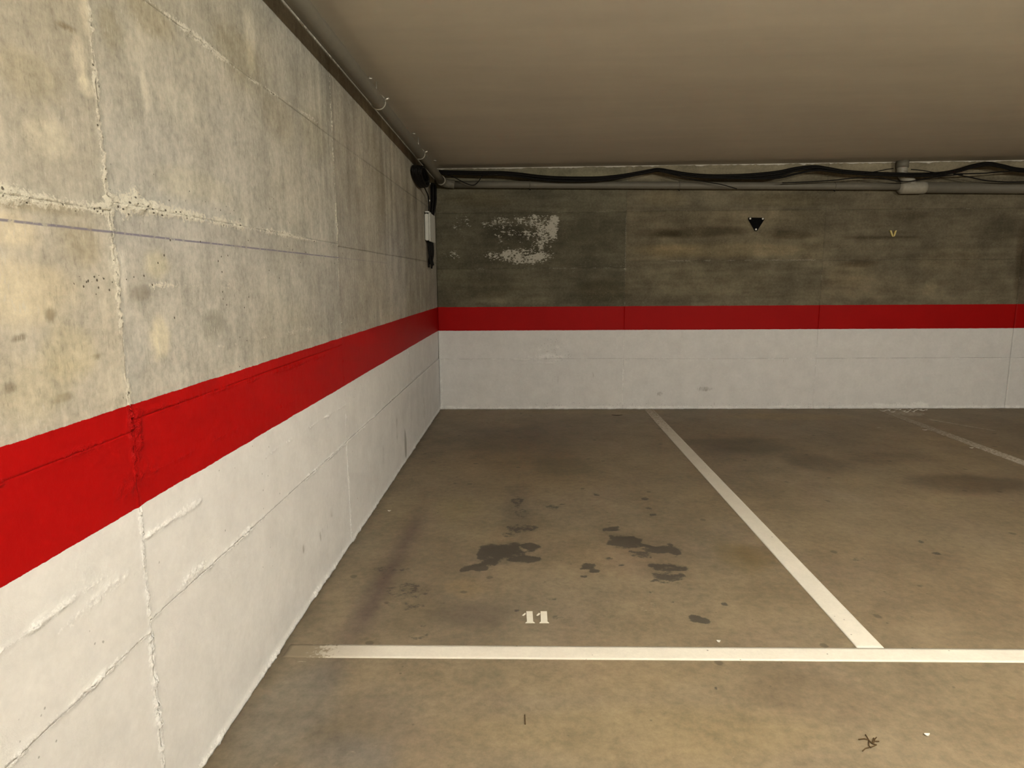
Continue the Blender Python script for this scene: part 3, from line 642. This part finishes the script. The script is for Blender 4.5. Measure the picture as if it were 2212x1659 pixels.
cable([(1690, 395), (1740, 393), (1800, 389.5), (1830, 386), (1870, 383), (1900, 384), (1935, 391), (1962, 392), (1995, 387), (2040, 380), (2080, 377)], .0050, 'thin black wire looping under the bundle past the pale collar', y=YC-.088)
cable([(2060, 376), (2100, 375), (2130, 374), (2160, 371), (2200, 369), (2260, 372)], .0060, 'thin black cable branching level beneath the arched bundle', y=YC-.088)
cable([(2070, 378), (2100, 384), (2130, 390), (2170, 393), (2212, 393), (2300, 392)], .0060, 'thin black cable drooping onto the wide grey pipe', y=YC-.088)
cable([(1870, 374), (1895, 370), (1915, 366), (1930, 364)], .0045, 'short thin wire rising from the bundle to the pipe sleeve', y=YC-.088)
cable([(1968, 366), (1990, 368), (2015, 372), (2040, 376)], .0045, 'short thin wire joining the bundle right of the sleeve', y=YC-.088)
# ------------------------------------------------------------------ corner: coil, junction box, hanging cables
cy_, cz_ = -1.22, 2.300
coil = empty('cable_coil', (.06, cy_, cz_)); tag(coil, 'coil of black cable hung on the left wall near the corner', 'cable')
rnd = random.Random(3)
for k in range(8):
    xx = .018+.0092*k; ry_, rz_ = .27-.010*k+.02*rnd.random(), .066+.006*rnd.random(); pts = []
    for j in range(36):
        a = 2*math.pi*j/36; yy = ry_*math.cos(a); pts.append((xx+.003*math.sin(3*a+k), cy_+yy+.02*rnd.random()*0, cz_+rz_*math.sin(a)-.06*yy))
    tube('cable_loop', pts, .0095, M_BLACK, coil, 8, closed=True)
jb = empty('junction_box', (.0, -.62, 1.77)); tag(jb, 'white plastic junction box fixed to the left wall beside the corner', 'junction box')
box('box_body', (.006, -.80, 1.785), (.044, -.46, 2.030), M_BOX, jb, .006)
box('box_lid', (.044, -.805, 1.775), (.056, -.455, 2.040), M_BOX, jb, .004)
box('lid_flap', (.010, -.80, 2.040), (.050, -.66, 2.052), M_BOX, jb, .003)
for y in (-.78, -.49):
    for z in (1.80, 2.015): tube('lid_screw', [(.052, y, z), (.060, y, z)], .007, M_METAL, jb, 8)
def corner_cable(pts, r, label, group=None):
    return tag(tube('hanging_cable', smooth_path(pts, 5), r, M_BLACK, None, 8), label, 'cable', group)
for k, (dx, dy_, r) in enumerate(((.024, -.50, .010), (.046, -.53, .010), (.070, -.50, .009), (.052, -.46, .008))):
    corner_cable([(.02+dx*.4, -.42+.02*k, 2.355), (dx+.006, dy_+.02, 2.31), (dx+.008, dy_, 2.24), (dx+.004, dy_, 2.16), (dx*.55+.008, dy_-.01, 2.025)], r, 'black cable dropping from the corner into the junction box', 'cables dropping into the junction box')
corner_cable([(.050, -1.10, 2.250), (.046, -.95, 2.222), (.040, -.80, 2.205), (.034, -.70, 2.17), (.030, -.68, 2.05)], .006, 'single thin black wire from the coil into the junction box')
tag(tube('wire_tag', [(.034, -.672, 2.168), (.0325, -.675, 2.155)], .011, M_SCREW, None, 8), 'tiny white band around the thin wire above the junction box', 'cable tag')
for k in range(7):
    y = -.72+.035*k; L = (.22, .25, .20, .26, .23, .17, .24)[k]; x = .020+.007*(k % 4); s = rnd.uniform(-.015, .015)
    corner_cable([(x, y, 1.80), (x+.004, y+.003, 1.73), (x+.006+s*.3, y+.008, 1.66), (x+.004+s, y+.012, 1.785-L+.05), (x+.008+s*1.4, y+.016, 1.785-L)], .0095, 'black cable tail hanging below the junction box', 'cable tails under the junction box')
# ------------------------------------------------------------------ things on the back wall
tri = [(1617, 470), (1650, 470.5), (1651, 474), (1635, 499), (1631, 499), (1617, 474)]
T = [onB(x, y, -.012) for x, y in tri]
ts = empty('triangle_plate', tuple(onB(1633, 485, 0))); tag(ts, 'black triangular plate pointing down on the back wall', 'plate')
plate('plate', T, -.018, -.002, M_SIGN, ts, axis=1)
for px, py in ((1620.5, 472.3), (1647.7, 472.6), (1633, 495.5)):
    p = onB(px, py, -.018); tube('screw_cap', [(p[0], -.017, p[2]), (p[0], -.022, p[2]), (p[0], -.024, p[2])], [.010, .010, .006], M_SCREW, ts, 10)
yc = empty('plastic_clip', tuple(onB(1929, 506, 0))); tag(yc, 'small yellow V-shaped plastic clip on the back wall', 'clip')
def yz(l): return [onB(1580+a/5.53, 440+b/5.53, -.01) for a, b in l]
plate('clip_arm', yz([(1888, 318), (1910, 320), (1925, 372), (1930, 395), (1915, 392)]), -.018, -.002, M_YEL, yc, axis=1)
plate('clip_arm', yz([(1972, 318), (1952, 322), (1936, 372), (1930, 395), (1948, 388)]), -.018, -.002, M_YEL, yc, axis=1)
# ------------------------------------------------------------------ litter on the floor
def tz(a, b): p = onF(1560+a/3.393, 1540+b/3.393); return (p[0], p[1], .003)
tw = empty('dry_twig', tz(1090, 220)); tag(tw, 'small branching dry twig lying on the aisle floor', 'twig')
for L in ([(1000, 200), (1040, 195), (1075, 205)], [(1050, 165), (1075, 205), (1100, 230), (1130, 240)], [(1075, 205), (1075, 245), (1090, 260)], [(1090, 258), (1130, 240)], [(1110, 190), (1100, 230)], [(1150, 215), (1120, 213), (1100, 230)], [(1030, 285), (1050, 266), (1075, 260)], [(1130, 185), (1115, 205), (1120, 213)]):
    tube('twig_branch', [tz(*q) for q in L], .0016, M_TWIG, tw, 6)
def leaf(px, py, lx, ly, mat, name, label, cat, group=None, curl=.006):
    c = onF(px, py); n = 8; v = []; f = []
    for i in range(n+1):
        t = i/n; w = ly*math.sin(math.pi*min(.97, .03+t*.94)); x = c[0]+lx*(t-.5)
        z = .0012+curl*(2*t-1)**2
        v += [(x, c[1]-w, z+.001), (x, c[1], z), (x, c[1]+w, z+.0015), (x, c[1]-w, z-.0006), (x, c[1], z-.0010), (x, c[1]+w, z)]
    for i in range(n):
        k = i*6
        f += [(k, k+6, k+7, k+1), (k+1, k+7, k+8, k+2), (k+3, k+4, k+10, k+9), (k+4, k+5, k+11, k+10), (k, k+3, k+9, k+6), (k+2, k+8, k+11, k+5)]
    f += [(0, 1, 4, 3), (1, 2, 5, 4), (n*6, n*6+3, n*6+4, n*6+1), (n*6+1, n*6+4, n*6+5, n*6+2)]
    return tag(mesh(name, v, f, mat), label, cat, group)
leaf(1333, 897.5, .115, .012, M_LEAF, 'dry_leaf', 'narrow dark dry leaf on the floor near the back wall', 'leaf')
p = onF(1135, 1556); tag(tube('wood_sliver', [(p[0], p[1]-.022, .002), (p[0]-.001, p[1], .003), (p[0]-.002, p[1]+.025, .002)], .0014, M_TWIG, None, 6), 'thin dark wood sliver lying on the aisle floor', 'sliver')
k = 0
for px, py, lx, ly, lab in ((1998, 929, .05, .008, 'white paint chip beside the faded bay line near the wall'), (2098.5, 968, .035, .008, 'lone white chip below the faded bay line'), (841, 1104, .022, .006, 'tiny white chip on the floor by the left wall'), (1552, 1386, .016, .007, 'tiny curled white chip behind the front bay line'), (2002, 1588, .018, .006, 'tiny white chip on the aisle floor near the twig')):
    leaf(px, py, lx, ly, M_FLAKE, 'paint_chip', lab, 'chip', curl=.004)
rf = random.Random(11)
for i in range(14):
    px = 1908+i*7.2+rf.uniform(-3, 3); py = 885.5+rf.uniform(0, 5)
    leaf(px, py, rf.uniform(.03, .07), rf.uniform(.008, .016), M_FLAKE, 'paint_flake', 'white paint flake fallen at the foot of the back wall', 'flake', 'flakes at the foot of the back wall', curl=rf.uniform(.006, .016))
# ------------------------------------------------------------------ lamps (above the aisle, behind the viewer)
t = NT('lamp_tube_glow'); t.out((.9, .9, .9), .4)
t.put(t.b.inputs['Emission Color'], LAMP_COL); t.b.inputs['Emission Strength'].default_value = LAMP_STRENGTH
M_GLOW = t.m
for lx, ly in LAMPS:
    zc = ceil_z(lx)
    L = empty('batten_lamp', (lx, ly, zc)); tag(L, 'white fluorescent batten lamp hung from the ceiling over the aisle', 'lamp', 'batten lamps over the aisle')
    zl = zc-.17
    box('lamp_housing', (lx-.62, ly-.018, zl), (lx+.62, ly+.018, zl+.025), M_LAMPBODY, L, .004)
    for s in (-1, 1):
        box('tube_holder', (lx+s*.61-.012, ly-.014, zl-.05), (lx+s*.61+.012, ly+.014, zl+.001), M_LAMPBODY, L, .003)
        tube('hanger_rod', [(lx+s*.45, ly, zl+.024), (lx+s*.45, ly, zc+.001)], .004, M_METAL, L, 8)
    tube('lamp_tube', [(lx-.60, ly, zl-.032), (lx+.60, ly, zl-.032)], .016, M_GLOW, L, 8)
